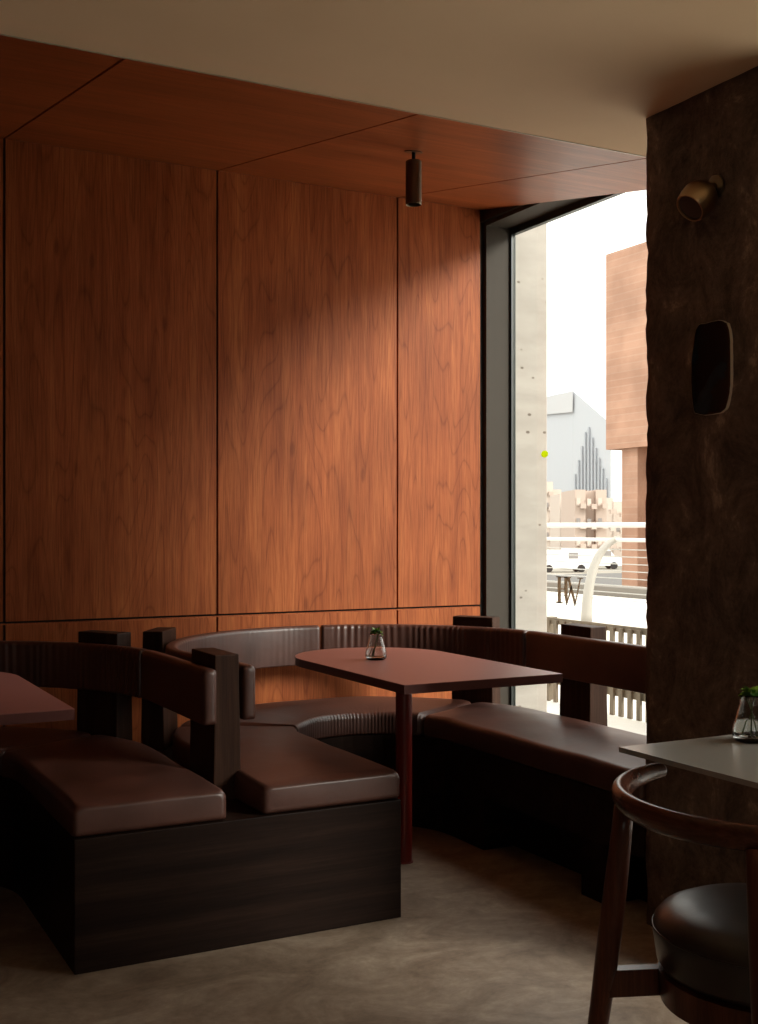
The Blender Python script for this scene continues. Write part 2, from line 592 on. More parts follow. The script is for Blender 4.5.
# other walls (behind and beside the camera)
tag(bx('wall_left', (-3.8, -3.6, -4.4, 5.2, 0, 3.05), M['dark_wall']), kind='structure')
tag(bx('wall_front', (-3.6, -1.8, -4.4, -4.2, 0, 3.05), M['dark_wall']), kind='structure')
tag(bx('wall_front', (-0.2, 3.46, -4.4, -4.2, 0, 3.05), M['dark_wall']), kind='structure')
tag(bx('wall_front', (-1.8, -0.2, -4.4, -4.2, 2.4, 3.05), M['dark_wall']), kind='structure')
tag(bx('wall_front', (-1.8, -0.2, -4.4, -4.2, 0, 0.6), M['dark_wall']), kind='structure')
portal('window_portal', (-1.0, -4.45, 1.5), (R(90), 0, 0), 1.6, 1.8)


w3 = bpy.data.objects.new('fill_window', None)  # unseen window, added as fill light for the pier and plaster ceiling
COL.objects.link(w3)
tag(w3, kind='structure')
bm = bmesh.new()
for uu in (-1.8, -1.03, -0.26):
    box(bm, uu, uu + 0.06, -4.33, -4.27, 0.6, 2.4)
obj('window_frame', bm, M['frame_dark'], w3)
bx('glass_pane', (-1.74, -0.26, -4.31, -4.3, 0.6, 2.4), M['pane'], w3)

# window wall -------------------------------------------------------
HEAD = 2.78


OUT_U = 3.40


def window(name, v0, v1, zh, mullions, parent_z0=0.0):
    w = bpy.data.objects.new(name, None)
    COL.objects.link(w)
    tag(w, kind='structure')
    # reveal lining: far jamb, near jamb, head, sill
    bx('window_jamb', (WIN_U + 0.02, GLASS_U - 0.012, v1 - 0.02, v1 + 0.01, 0.0, zh), M['frame'], w)
    bx('window_jamb', (WIN_U + 0.02, GLASS_U - 0.012, v0 - 0.01, v0 + 0.02, 0.0, zh), M['frame'], w)
    bx('window_head', (WIN_U + 0.02, GLASS_U - 0.012, v0 - 0.01, v1 + 0.01, zh, zh + 0.02), M['frame'], w)
    bx('window_sill', (WIN_U + 0.02, GLASS_U - 0.03, v0 + 0.02, v1 - 0.02, 0.0, 0.02), M['frame'], w)
    bm = bmesh.new()
    f = 0.034
    box(bm, GLASS_U - 0.012, GLASS_U + 0.014, v1 - f, v1 - 0.0, 0.0, zh)
    box(bm, GLASS_U - 0.012, GLASS_U + 0.014, v0, v0 + f, 0.0, zh)
    box(bm, GLASS_U - 0.012, GLASS_U + 0.014, v0 + f, v1 - f, zh - f, zh)
    box(bm, GLASS_U - 0.012, GLASS_U + 0.014, v0 + f, v1 - f, 0.0, f)
    for mv in mullions:
        box(bm, GLASS_U - 0.012, GLASS_U + 0.014, mv - 0.03, mv + 0.03, f, zh - f)
    obj('window_frame', bm, M['frame_dark'], w)
    ed = [v0 + f] + list(mullions) + [v1 - f]
    for a, b in zip(ed, ed[1:]):
        bx('glass_pane', (GLASS_U, GLASS_U + 0.012, a + (0.03 if a in mullions else 0), b - (0.03 if b in mullions else 0), f, zh - f), M['pane'], w)
    return w


window('window_1', PIER_V1, WALL_V, HEAD, [])
window('window_2', 0.5, PIER_V0, 2.50, [])
tag(bx('wall_right', (WIN_U, 3.46, -4.2, 0.49, 0, 2.831), M['dark_wall']), kind='structure')
# solid wall above the windows and the return beside the timber wall
tag(bx('wall_right', (WIN_U, OUT_U, PIER_V1 - 0.01, 5.2, HEAD + 0.02, 3.05), M['frame_dark']), kind='structure')
tag(bx('wall_right', (WIN_U, OUT_U, 5.01, 5.2, 0, HEAD + 0.02), M['frame_dark']), kind='structure')
tag(bx('wall_right', (WIN_U, 3.46, -4.2, PIER_V1 - 0.011, 2.832, 3.05), M['frame_dark']), kind='structure')
portal('window_portal', (3.5, (PIER_V1 + WALL_V) / 2, 1.4), (0, R(90), 0), 2.7, WALL_V - PIER_V1)
portal('window_portal', (3.5, (0.5 + PIER_V0) / 2, 1.25), (0, R(90), 0), 2.45, PIER_V0 - 0.5)

# rough pier ---------------------------------------------------------
def rough_pier():
    bm = bmesh.new()
    step = 0.03
    per = []
    x0, x1, y0, y1 = PIER_U, 3.46, PIER_V0, PIER_V1

    def seg(ax, ay, bx_, by):
        n = max(1, int(math.hypot(bx_ - ax, by - ay) / step))
        for i in range(n):
            t = i / n
            per.append((ax + (bx_ - ax) * t, ay + (by - ay) * t))
    seg(x0, y0, x0, y1)
    seg(x0, y1, x1, y1)
    seg(x1, y1, x1, y0)
    seg(x1, y0, x0, y0)
    rings = []
    nz = int(CEIL_Z / step)
    for k in range(nz + 1):
        z = CEIL_Z * k / nz
        r = []
        for x, y in per:
            corner = max(0.0, 1 - math.hypot(x - x0, y - y1) / 0.05)
            corner = max(corner, max(0.0, 1 - math.hypot(x - x0, y - y0) / 0.05))
            a = 0.003 * noise.noise(Vector((x, y, z)) * 14) + 0.004 * noise.noise(Vector((x, y, z)) * 40)
            c = 0.007 * max(0, noise.noise(Vector((7, y * 2, z * 6))) + 0.1) + 0.006 * max(0, noise.noise(Vector((3, y, z * 37))))
            dx = dy = 0.0
            if x == x0:
                dx += a
                dx += corner * c * 0.4
            if y == y1 and x < 3.1:
                dy -= abs(a)
            if corner and x < x0 + 0.06:
                dy += (-c if y > (y0 + y1) / 2 else c) * corner
                if y == y1:
                    dx += corner * c * 0.3
            r.append((x + dx, y + dy, z))
        rings.append(r)
    ring_grid(bm, rings)
    o = obj('wall_pier', bm, M['pier'], smooth=True)
    return tag(o, kind='structure')


rough_pier()


# ================================================================== BANQUETTES
def arc_pt(axis, s, r, ang):
    """ang 0 = +u side, 180 = -u side measured over the wall side; returns plan point + outward normal."""
    n = Vector((math.cos(R(ang)), math.sin(R(ang)), 0))
    return Vector((axis, ARC_V, 0)) + n * r, n


def u_path(axis, r, a0, a1, v0=None, v1=None, step=0.03):
    """Stations along a U from angle a0 to a1 (degrees, increasing), with straight arms to v0 (before a0=0) and v1 (after a1=180)."""
    out = []
    if v0 is not None:
        n = max(1, int((ARC_V - v0) / step))
        for i in range(n):
            out.append((Vector((axis + r, v0 + (ARC_V - v0) * i / n, 0)), Vector((1, 0, 0))))
    n = max(2, int(R(a1 - a0) * r / step))
    for i in range(n + 1):
        out.append(arc_pt(axis, 1, r, a0 + (a1 - a0) * i / n))
    if v1 is not None:
        n = max(1, int((ARC_V - v1) / step))
        for i in range(1, n + 1):
            out.append((Vector((axis - r, ARC_V + (v1 - ARC_V) * i / n, 0)), Vector((-1, 0, 0))))
    return out


def bent(path, axis, amount, v_from=4.15, reach=0.55):
    """the left arm of the backrest leans inwards towards its free end"""
    out = []
    for p, n in path:
        q = p.copy()
        if p.x < axis:
            t = max(0.0, min(1.0, (v_from - p.y) / reach))
            q.x += amount * t * t * (3 - 2 * t)
        out.append((q, n))
    return out


def rounded_profile(hw0, hw1, z0, z1, rad_in, rad_out, crown, n=7, under=0.004):
    """closed loop of (offset, z): offset from path, negative = inner side."""
    pts = []

    def arc(cx, cz, rx, rz, a0, a1):
        for i in range(n + 1):
            a = R(a0 + (a1 - a0) * i / n)
            pts.append((cx + rx * math.cos(a), cz + rz * math.sin(a)))
    r1, r0 = rad_out, rad_in
    arc(hw1 - r1, z1 - r1, r1, r1, 0, 90)
    m = 8
    for i in range(1, m):
        t = i / m
        pts.append((hw1 - r1 + (hw0 + r0 - hw1 + r1) * t, z1 - r1 + r1 + (r0 - r1) * 0 + crown * math.sin(math.pi * t)))
    arc(hw0 + r0, z1 - r0, r0, r0, 90, 180)
    rb = min(r0, r1) * 0.5
    arc(hw0 + rb, z0 + rb, rb, rb, 180, 270)
    arc(hw1 - rb, z0 + rb, rb, rb, 270, 360)
    return pts


def sweep(path, prof, end_r=0.02, mod=None):
    """Sweep the loop along the path, rounding both ends; mod(i, s, off, z) -> (doff, dz)."""
    bm = bmesh.new()
    co = sum(p[0] for p in prof) / len(prof)
    cz = (min(p[1] for p in prof) + max(p[1] for p in prof)) / 2
    # arc length
    s = [0.0]
    for a, b in zip(path, path[1:]):
        s.append(s[-1] + (b[0] - a[0]).length)
    L = s[-1]
    st = []
    t0 = (path[1][0] - path[0][0]).normalized()
    t1 = (path[-1][0] - path[-2][0]).normalized()
    K = 6
    for i in range(K):           # rounded start
        a = R(90 * i / K)
        st.append((path[0][0] + t0 * end_r * (1 - math.sin(a)), path[0][1], 0.0, end_r * (1 - math.cos(a)) * 0 + end_r * (1 - math.sin(a + R(0))) * 0 + end_r * (1 - math.cos(R(90) - a)) if False else 0.0, i / K))
    rings = []

    def ring(p, n, sv, inset):
        r = []
        for (of, z) in prof:
            d = mod(sv, L, of, z) if mod else (0, 0)
            of2, z2 = of + d[0], z + d[1]
            if inset > 0:
                hw = (max(q[0] for q in prof) - min(q[0] for q in prof)) / 2
                hz = (max(q[1] for q in prof) - min(q[1] for q in prof)) / 2
                of2 = co + (of2 - co) * max(0.02, 1 - inset / hw)
                z2 = cz + (z2 - cz) * max(0.02, 1 - inset / hz)
            r.append(Vector((p.x + n.x * of2, p.y + n.y * of2, z2)))
        rings.append(r)
    for i in range(K + 1):
        a = R(90 * i / K)
        ring(path[0][0] + t0 * end_r * (1 - math.sin(a)) * -1 + t0 * end_r * 0 + t0 * end_r * 1 * 0, path[0][1], 0.0, 0) if False else None
    # start cap: from the outermost small ring inwards
    for i in range(K):
        a = R(90 * i / K)                       # 0 -> 90
        ring(path[0][0] + t0 * end_r * (1 - math.sin(a)) * 0 + t0 * (end_r - end_r * math.cos(R(90) - a)) * 0 + t0 * end_r * (1 - math.cos(a)), path[0][1], 0.0, end_r * (1 - math.sin(a)))
    for k in range(len(path)):
        if s[k] <= end_r or s[k] >= L - end_r:
            continue
        ring(path[k][0], path[k][1], s[k], 0)
    for i in range(K, 0, -1):
        a = R(90 * (i - 1) / K)
        ring(path[-1][0] - t1 * end_r * (1 - math.cos(a)), path[-1][1], L, end_r * (1 - math.sin(a)))
    ring_grid(bm, rings)
    return bm


def cushion_mod(pleat, edge=0.03):
    def f(s, L, of, z):
        d = z - SEAT_Z0
        dx = dz = 0.0
        # soft doming towards both ends of each cushion
        e = min(s, L - s)
        if d > 0.05:
            dz -= 0.004 * max(0.0, 1 - e / 0.05) ** 2
            dz -= max(0.0, d - 0.094) * max(0.0, 1 - e / 0.22)
        if d > 0.02:
            q = noise.noise(Vector((s * 5.0, of * 7.0, z * 6 + L * 10)))
            dz += 0.0045 * q
        if pleat and of < 0.0:
            w = max(0.0, min(1.0, (-of - 0.12) / 0.08)) * max(0, min(1, e / 0.1))
            ph = s * 2 * math.pi / 0.026 + 2.6 * noise.noise(Vector((s * 9, 0, 3)))
            wav = math.sin(ph) * (0.65 + 0.6 * noise.noise(Vector((s * 13, 5, z * 9))))
            amp = 0.0022 * max(0.0, min(1.0, (0.098 - d) / 0.03))
            dx -= amp * w * wav
            dz += 0.0006 * w * wav
        return dx, dz
    return f


def rail_mod(pleat, strength):
    def f(s, L, of, z):
        dx = 0.0
        e = max(0, min(1, min(s, L - s) / 0.03))
        dx += 0.0015 * noise.noise(Vector((s * 6, z * 8, 2))) * e
        if pleat and of < 0.012:
            ph = s * 2 * math.pi / 0.030 + 3.4 * noise.noise(Vector((s * 8, 1, 1))) + 2.4 * noise.noise(Vector((s * 6, z * 9, 6)))
            dx -= strength * math.sin(ph) * e * (0.5 + 1.3 * noise.noise(Vector((s * 11, z * 12, 5))))
        return dx, 0.0
    return f


R_OUT, R_IN = 0.915, 0.328


def arc_poly(axis, r, a0, a1, n=24):
    return [(axis + r * math.cos(R(a0 + (a1 - a0) * i / n)), ARC_V + r * math.sin(R(a0 + (a1 - a0) * i / n))) for i in range(n + 1)]


def clampu(pts, lo=None, hi=None):
    return [(min(max(x, lo if lo is not None else -99), hi if hi is not None else 99), y) for x, y in pts]


def post(axis, ang, parent, r=0.858, v=None, hl=0.1):
    """Tapered block post on the outside of the backrest; long side along the backrest."""
    if v is None:
        p, n = arc_pt(axis, 1, r, ang)
    else:
        p, n = Vector((axis, v, 0)), Vector((1, 0, 0))
    t = Vector((-n.y, n.x, 0))
    bm = bmesh.new()
    zt, zb = 0.842, SEAT_Z0
    lo, hi = [], []
    for (a, b) in ((-1, -1), (1, -1), (1, 1), (-1, 1)):
        lo.append(bm.verts.new(p + n * a * 0.047 + t * b * (hl + 0.003) + Vector((0, 0, zb))))
        hi.append(bm.verts.new(p + n * a * 0.040 + t * b * hl + Vector((0, 0, zt))))
    bm.faces.new(lo[::-1])
    bm.faces.new(hi)
    for i in range(4):
        bm.faces.new((lo[i], lo[(i + 1) % 4], hi[(i + 1) % 4], hi[i]))
    bmesh.ops.recalc_face_normals(bm, faces=bm.faces[:])
    bevel(bm, 0.004, 2)
    return obj('post', bm, M['walnut_post'], parent)


RAIL_R = 0.805
rail_prof = rounded_profile(-0.024, 0.022, 0.625, 0.802, 0.018, 0.014, 0.0, n=5)


def banquette(axis, label, lo, hi, vr, vl, full_box, posts, openings, seat_out, bend):
    SEAT_R = (R_IN + seat_out) / 2
    SEAT_HW = (seat_out - R_IN) / 2
    seat_prof = rounded_profile(-SEAT_HW - 0.004, SEAT_HW, SEAT_Z0 + 0.001, SEAT_Z0 + 0.094, 0.026, 0.024, 0.016)
    root = thing('booth_banquette', label, 'banquette', (axis, ARC_V, 0))
    # bases -------------------------------------------------------
    bm = bmesh.new()
    inner = arc_poly(axis, R_IN, 0, 180)
    outer = clampu(arc_poly(axis, R_OUT, 180, 0), lo, hi)
    outer = [(x, min(y, WALL_V - 0.012)) for x, y in outer]
    prism(bm, inner + outer, 0.0, SEAT_Z0)
    obj('curved_base', bm, M['walnut'], root)
    for x0, x1, v in full_box:
        bx('end_box', (x0, x1, v, ARC_V - 0.001, 0, SEAT_Z0), M['walnut'], root, bev=0.003)
    if openings:                       # right arm under the window: apron, recessed back, supports
        x0 = axis + R_IN
        x1 = axis + R_OUT
        bm = bmesh.new()
        box(bm, x0, x1, PIER_V1 + 0.012, ARC_V - 0.001, 0.20, SEAT_Z0)
        obj('bench_apron', bm, M['walnut'], root)
        bx('bench_plinth', (x0 + 0.14, x1, PIER_V1 + 0.012, ARC_V - 0.001, 0, 0.199), M['walnut'], root)
        for v0, v1 in ((3.80, ARC_V - 0.002), (3.06, 3.19)):
            bx('bench_support', (x0, x0 + 0.139, v0, v1, 0, 0.199), M['walnut'], root)
    # seats -------------------------------------------------------
    obj('seat_cushion', sweep(u_path(axis, SEAT_R, 0, 29.6, v0=vr), seat_prof, 0.02, cushion_mod(False)), M['leather'], root, True)
    obj('seat_cushion', sweep(u_path(axis, SEAT_R, 30.4, 149.6, step=0.006), seat_prof, 0.025, cushion_mod(True)), M['leather'], root, True)
    obj('seat_cushion', sweep(u_path(axis, SEAT_R, 150.4, 180, v1=vl), seat_prof, 0.02, cushion_mod(False)), M['leather'], root, True)
    # backrest ----------------------------------------------------
    q0, q1 = (vr if openings else 3.485), 3.53
    obj('backrest', sweep(u_path(axis, RAIL_R, 0, 9.3, v0=q0), rail_prof, 0.018, rail_mod(False, 0)), M['leather'], root, True)
    obj('backrest', sweep(u_path(axis, RAIL_R, 9.7, 81.8, step=0.005), rail_prof, 0.010, rail_mod(True, 0.0030)), M['leather'], root, True)
    obj('backrest', sweep(bent(u_path(axis, RAIL_R, 82.2, 180, v1=q1, step=0.005), axis, bend), rail_prof, 0.018, rail_mod(True, 0.0005)), M['leather'], root, True)
    for p in posts:
        post(*p[:2], root, **(p[2] if len(p) > 2 else {}))
    return root


banquette(AXIS, 'u-shaped dark oak booth with brown leather seat and backrest by the window', SPLIT_U, None, PIER_V1 + 0.02, 3.274,
          [(AXIS_L + R_IN, AXIS - R_IN, 3.27)],
          [(1.301, 0, {'v': 3.64, 'hl': 0.118}), (AXIS, 147, {'r': 0.882}), (AXIS, 32, {'r': 0.872}), (3.0, 0, {'v': 3.89})], True, 0.80, 0.062)
banquette(AXIS_L, 'shadowed dark oak booth with brown leather seat at left of the shared end box', None, SPLIT_U - 0.001, 3.274, 3.274,
          [(AXIS_L - R_OUT, AXIS_L - R_IN, 3.27)],
          [(AXIS_L, 33, {'r': 0.874}), (AXIS_L, 148, {'r': 0.874}), (AXIS_L - 0.874, 0, {'v': 3.63})], False, 0.782, 0.0)


# ================================================================== TABLES
def d_table(cx, v0, v1, hw, label, pole_u, pole_v):
    t = thing('booth_table', label, 'table', (pole_u, pole_v, 0), 0, None)
    cv = v1 - hw
    pts = [(cx - hw, v0), (cx + hw, v0)] + [(cx + hw * math.cos(R(a)), cv + hw * math.sin(R(a))) for a in range(0, 181, 5)]
    bm = bmesh.new()
    prism(bm, pts, TAB_Z - 0.030, TAB_Z - 0.002)
    obj('table_edge', bm, M['table_edge'], t)
    bm = bmesh.new()
    prism(bm, pts, TAB_Z - 0.002, TAB_Z)
    obj('tabletop', bm, M['table_pink'], t)
    bm = bmesh.new()
    lathe(bm, [(0.031, 0.004), (0.031, TAB_Z - 0.03)], 32, (pole_u, pole_v, 0))
    o = obj('pole', bm, M['pole_red'], t)
    autosmooth(o)
    bm = bmesh.new()
    lathe(bm, [(0.036, 0.0), (0.036, 0.003), (0.034, 0.004)], 32, (pole_u, pole_v, 0))
    autosmooth(obj('floor_flange', bm, M['pole_red'], t))
    bm = bmesh.new()
    lathe(bm, [(0.12, TAB_Z - 0.036), (0.12, TAB_Z - 0.0305)], 32, (pole_u, pole_v, 0))
    autosmooth(obj('mounting_plate', bm, M['black'], t))
    return t


d_table(2.092, 3.225, 4.33, 0.308, 'oxblood table with one rounded end and red pole leg, glass vase on top', 2.105, 3.81)
d_table(0.440, 3.225, 4.33, 0.308, 'dim oxblood table at the left edge, seen below the leather backrest', 0.44, 3.81)

# grey table by the pier
t = thing('cafe_table', 'thin grey square table beside the rough pier with a vase on it', 'table', (2.04, 1.75, 0))
bx('tabletop', (1.714, 2.375, 1.42, 2.092, TAB_Z - 0.012, TAB_Z), M['table_grey'], t, bev=0.001)
bm = bmesh.new()
lathe(bm, [(0.03, 0.015), (0.03, TAB_Z - 0.0125)], 24, (2.14, 1.76, 0))
autosmooth(obj('pole', bm, M['black'], t))
bm = bmesh.new()
lathe(bm, [(0.17, 0.0), (0.17, 0.008), (0.03, 0.016)], 40, (2.14, 1.76, 0))
autosmooth(obj('table_base', bm, M['black'], t))


# ================================================================== VASES
def leaf_mesh(bm, base, direction, length, width, curl, roll=0.0):
    d = Vector(direction).normalized()
    side = d.cross(Vector((0, 0, 1)))
    if side.length < 0.05:
        side = Vector((1, 0, 0))
    side.normalize()
    side = Matrix.Rotation(roll, 3, d) @ side
    nrm = side.cross(d)
    rows = []
    N = 7
    for i in range(N + 1):
        q = i / N
        w = width * math.sin(math.pi * min(1, q * 0.93 + 0.04)) ** 0.8
        c = Vector(base) + d * length * q + nrm * (-curl * length * q * q)
        rows.append([bm.verts.new(c - side * w / 2 + nrm * w * 0.16), bm.verts.new(c), bm.verts.new(c + side * w / 2 + nrm * w * 0.16)])
    for a, b in zip(rows, rows[1:]):
        for j in range(2):
            bm.faces.new((a[j], a[j + 1], b[j + 1], b[j]))


def vase(loc, label, scale=1.0, seed=1):
    rnd = random.Random(seed)
    x, y, z = loc
    t = thing('glass_vase', label, 'vase', loc)
    s = scale
    prof_o = [(0.0005, 0.0), (0.030, 0.0), (0.036, 0.004), (0.0385, 0.013), (0.0375, 0.026), (0.033, 0.045), (0.0265, 0.066), (0.0225, 0.080), (0.0225, 0.088), (0.026, 0.0935), (0.0262, 0.0955)]
    prof_i = [(0.0245, 0.0950), (0.0208, 0.088), (0.0208, 0.080), (0.0247, 0.066), (0.0312, 0.045), (0.0357, 0.026), (0.0365, 0.014), (0.033, 0.0085), (0.0005, 0.0075)]
    bm = bmesh.new()
    lathe(bm, [(r * s, h * s) for r, h in prof_o + prof_i], 48, loc)
    o = obj('vase_body', bm, M['glass'], t, True)
    bm = bmesh.new()
    lathe(bm, [(0.0005, 0.0085 * s), (0.0325 * s, 0.0095 * s), (0.0358 * s, 0.0145 * s), (0.0350 * s, 0.026 * s), (0.0310 * s, 0.043 * s), (0.0005, 0.043 * s)], 40, loc)
    obj('water', bm, M['water'], t, True)
    for k in range(4):
        a = rnd.uniform(0, 6.28)
        bm = bmesh.new()
        p0 = Vector((x + math.cos(a) * 0.020 * s, y + math.sin(a) * 0.020 * s, z + 0.012 * s))
        p1 = Vector((x - math.cos(a) * 0.010 * s, y - math.sin(a) * 0.010 * s, z + 0.085 * s))
        p2 = p1 + Vector((-math.cos(a) * 0.008, -math.sin(a) * 0.008, 0.02 * s))
        tube(bm, [p0, (p0 + p1) / 2 + Vector((0.002, 0.001, 0)), p1, p2], [0.0012] * 4, 6)
        st = obj('stem', bm, M['stem'], t, True)
    for k in range(2):
        bm = bmesh.new()
        for q in range(34):
            a = rnd.uniform(0, 6.28)
            el = rnd.uniform(0.0, 1.3)
            d = Vector((math.cos(a) * math.cos(el), math.sin(a) * math.cos(el), math.sin(el) * 0.8))
            b = Vector((x, y, z + 0.096 * s)) + Vector((d.x, d.y, 0)) * 0.006
            leaf_mesh(bm, b, d, rnd.uniform(0.012, 0.024) * s, rnd.uniform(0.008, 0.014) * s, rnd.uniform(0.1, 0.5), rnd.uniform(-0.6, 0.6))
        obj('foliage', bm, M['leaf'] if k == 0 else M['leaf_dark'], t, True)
    return t


vase((2.035, 3.90, TAB_Z), 'small clear glass bud vase of green leaves on the oxblood table', 1.05, 3)
vase((2.035, 2.005, TAB_Z), 'small clear glass bud vase of green leaves on the grey table', 1.14, 8)


# ================================================================== CHAIR
def chair():
    cx, cy = 1.825, 1.72
    t = thing('armchair', 'dark wooden chair with curved bentwood backrest and round leather seat at grey table', 'chair', (cx, cy, 0))
    P = lambda x, y, z: Vector((cx + x, cy + y, z))
    RR = 0.322
    # bent top rail: flattened oval section, fuller at the back
    bm = bmesh.new()
    rings = []
    A0, A1, N = 96, 264, 110
    K = 6
    seq = []
    for i in range(N + 1):
        seq.append((A0 + (A1 - A0) * i / N, 1.0))
    seqs = [(A0 - 1.8 * math.cos(R(90 * j / K)), math.sin(R(90 * j / K)) * 0.98 + 0.02) for j in range(K)]
    seqe = [(A1 + 1.8 * math.sin(R(90 * j / K)), math.cos(R(90 * j / K)) * 0.98 + 0.02) for j in range(1, K + 1)]
    for ang, sc in seqs + seq + seqe:
        a = R(ang)
        n = Vector((math.cos(a), math.sin(a), 0))
        back = max(0.0, -math.cos(a))
        c = P(0, 0, 0.700 - 0.010 * back) + n * RR * (1.0 - 0.02 * back)
        hr = (0.0165 + 0.004 * back) * sc
        hz = (0.0165 + 0.011 * back) * sc
        r = []
        for j in range(20):
            q = 2 * math.pi * j / 20
            r.append(c + n * (hr * math.cos(q) + 0.22 * hz * math.sin(q) * back) + Vector((0, 0, hz * math.sin(q))))
        rings.append(r)
    ring_grid(bm, rings)
    obj('backrest_rail', bm, M['chair_rail_wood'], t, True)
    # legs
    def leg(top, mid, foot, r):
        bm = bmesh.new()
        pts = []
        rad = []
        for i in range(13):
            q = i / 12
            a = Vector(top).lerp(Vector(mid), q)
            b = Vector(mid).lerp(Vector(foot), q)
            pts.append(a.lerp(b, q))
            rad.append(r[0] + (r[1] - r[0]) * math.sin(math.pi * min(1, q * 1.1)) * 1.0 if q < 0.45 else r[1] + (r[2] - r[1]) * (q - 0.45) / 0.55)
        tube(bm, pts, rad, 18)
        obj('leg', bm, M['chair_wood'], t, True)
    for sy in (1, -1):
        leg(P(-0.262, 0.182 * sy - 0.012, 0.676), P(-0.27, 0.216 * sy - 0.008, 0.36), P(-0.288, 0.268 * sy, 0.0), (0.020, 0.025, 0.018))
        leg(P(0.17, 0.125 * sy + 0.035, 0.325), P(0.185, 0.18 * sy, 0.2), P(0.215, 0.205 * sy, 0.0), (0.018, 0.020, 0.015))
    # seat frame: round hoop with arms reaching the rear legs
    bm = bmesh.new()
    rings = []
    for i in range(48):
        a = 2 * math.pi * i / 48
        n = Vector((math.cos(a), math.sin(a), 0))
        c = P(0.0, 0.035, 0)
        rings.append([c + n * 0.215 + Vector((0, 0, 0.27)), c + n * 0.219 + Vector((0, 0, 0.33)), c + n * 0.180 + Vector((0, 0, 0.33)), c + n * 0.180 + Vector((0, 0, 0.27))])
    ring_grid(bm, rings, closed=True)
    for sy in (1, -1):
        for (xa, ya, xb, yb) in ((-0.272, 0.213, -0.16, 0.15 + 0.02 * sy),):
            a = P(xa, ya * sy, 0)
            b = P(xb, yb * sy, 0)
            d = (b - a).normalized()
            s = Vector((-d.y, d.x, 0)) * 0.014
            lo = [bm.verts.new(p + Vector((0, 0, z))) for z in (0.272,) for p in (a - s, a + s, b + s, b - s)]
            hi = [bm.verts.new(p + Vector((0, 0, 0.328))) for p in (a - s, a + s, b + s, b - s)]
            bm.faces.new(lo[::-1])
            bm.faces.new(hi)
            for i in range(4):
                bm.faces.new((lo[i], lo[(i + 1) % 4], hi[(i + 1) % 4], hi[i]))
    autosmooth(obj('seat_frame', bm, M['chair_wood'], t), 35)
    # upholstered seat
    bm = bmesh.new()
    prof = [(0.0005, 0.331), (0.190, 0.331), (0.212, 0.337), (0.222, 0.352), (0.229, 0.40), (0.231, 0.415), (0.227, 0.432), (0.213, 0.448), (0.185, 0.460), (0.135, 0.468), (0.07, 0.472), (0.0005, 0.473)]
    lathe(bm, prof, 56, P(0.0, 0.035, 0))
    seat = obj('seat', bm, M['leather_dark'], t, True)
    bm = bmesh.new()
    tor = []
    for i in range(56):
        a = 2 * math.pi * i / 56
        n = Vector((math.cos(a), math.sin(a), 0))
        tor.append([P(0.0, 0.035, 0.420) + n * (0.2305 + 0.0022 * math.cos(q)) + Vector((0, 0, 0.0022 * math.sin(q))) for q in (0, 1.57, 3.14, 4.71)])
    ring_grid(bm, tor, closed=True)
    obj('piping', bm, M['leather_dark'], seat, True)
    return t


chair()

# ================================================================== WALL LAMP, PLAQUE, CEILING SPOT
wx, wy, wz = PIER_U, 2.578, 2.205
t = thing('wall_lamp', 'small angled bronze cup-shaped lamp on the rough pier', 'lamp', (wx, wy, wz))
bm = bmesh.new()
lathe(bm, [(0.034, -0.006), (0.034, 0.010), (0.030, 0.013)], 32, (wx, wy - 0.03, wz + 0.035), (-1, 0, 0))
autosmooth(obj('wall_plate', bm, M['bronze_dark'], t))
bm = bmesh.new()
tube(bm, [(wx - 0.008, wy - 0.03, wz + 0.035), (wx - 0.03, wy - 0.028, wz + 0.032), (wx - 0.045, wy - 0.022, wz + 0.022)], [0.013, 0.013, 0.016], 16)
obj('lamp_arm', bm, M['bronze'], t, True)
ax = Vector((-0.60, 0.03, -0.56)).normalized()
o0 = Vector((wx - 0.030, wy - 0.022, wz + 0.024))
bm = bmesh.new()
lathe(bm, [(0.0005, -0.004), (0.022, -0.002), (0.038, 0.005), (0.049, 0.019), (0.0535, 0.040), (0.052, 0.062), (0.0475, 0.082), (0.0445, 0.088), (0.041, 0.088), (0.040, 0.082), (0.0005, 0.077)], 44, o0, ax)
o = obj('lamp_shade', bm, M['bronze'], t, True)
autosmooth(o, 50)
bm = bmesh.new()
lathe(bm, [(0.0005, 0.0772), (0.0395, 0.0785), (0.0395, 0.0830), (0.0005, 0.0845)], 32, o0, ax)
autosmooth(obj('lens', bm, M['lens'], o))

# organic ceramic plaque
t = thing('wall_plaque', 'irregular oblong black glazed ceramic plaque with a pale rim on the pier', 'wall decoration', (PIER_U, 2.560, 1.712))
outl = []
for i in range(72):
    a = 2 * math.pi * i / 72
    ca, sa = math.cos(a), math.sin(a)
    e = 0.42
    yy = 0.080 * math.copysign(abs(ca) ** e, ca)
    zz = 0.137 * math.copysign(abs(sa) ** 0.62, sa)
    k = 1 + 0.09 * noise.noise(Vector((ca * 1.6, sa * 1.6, 4.4))) + 0.018 * noise.noise(Vector((ca * 6, sa * 6, 1)))
    yy *= k * (1 - 0.04 * sa)
    zz *= k
    outl.append((yy, zz))


def plaque(bm, layers):
    rings = []
    for s, d in layers:
        rings.append([Vector((PIER_U - d, 2.560 + y * s, 1.712 + z * (1 - (1 - s) * 0.6))) for y, z in outl])
    ring_grid(bm, rings)


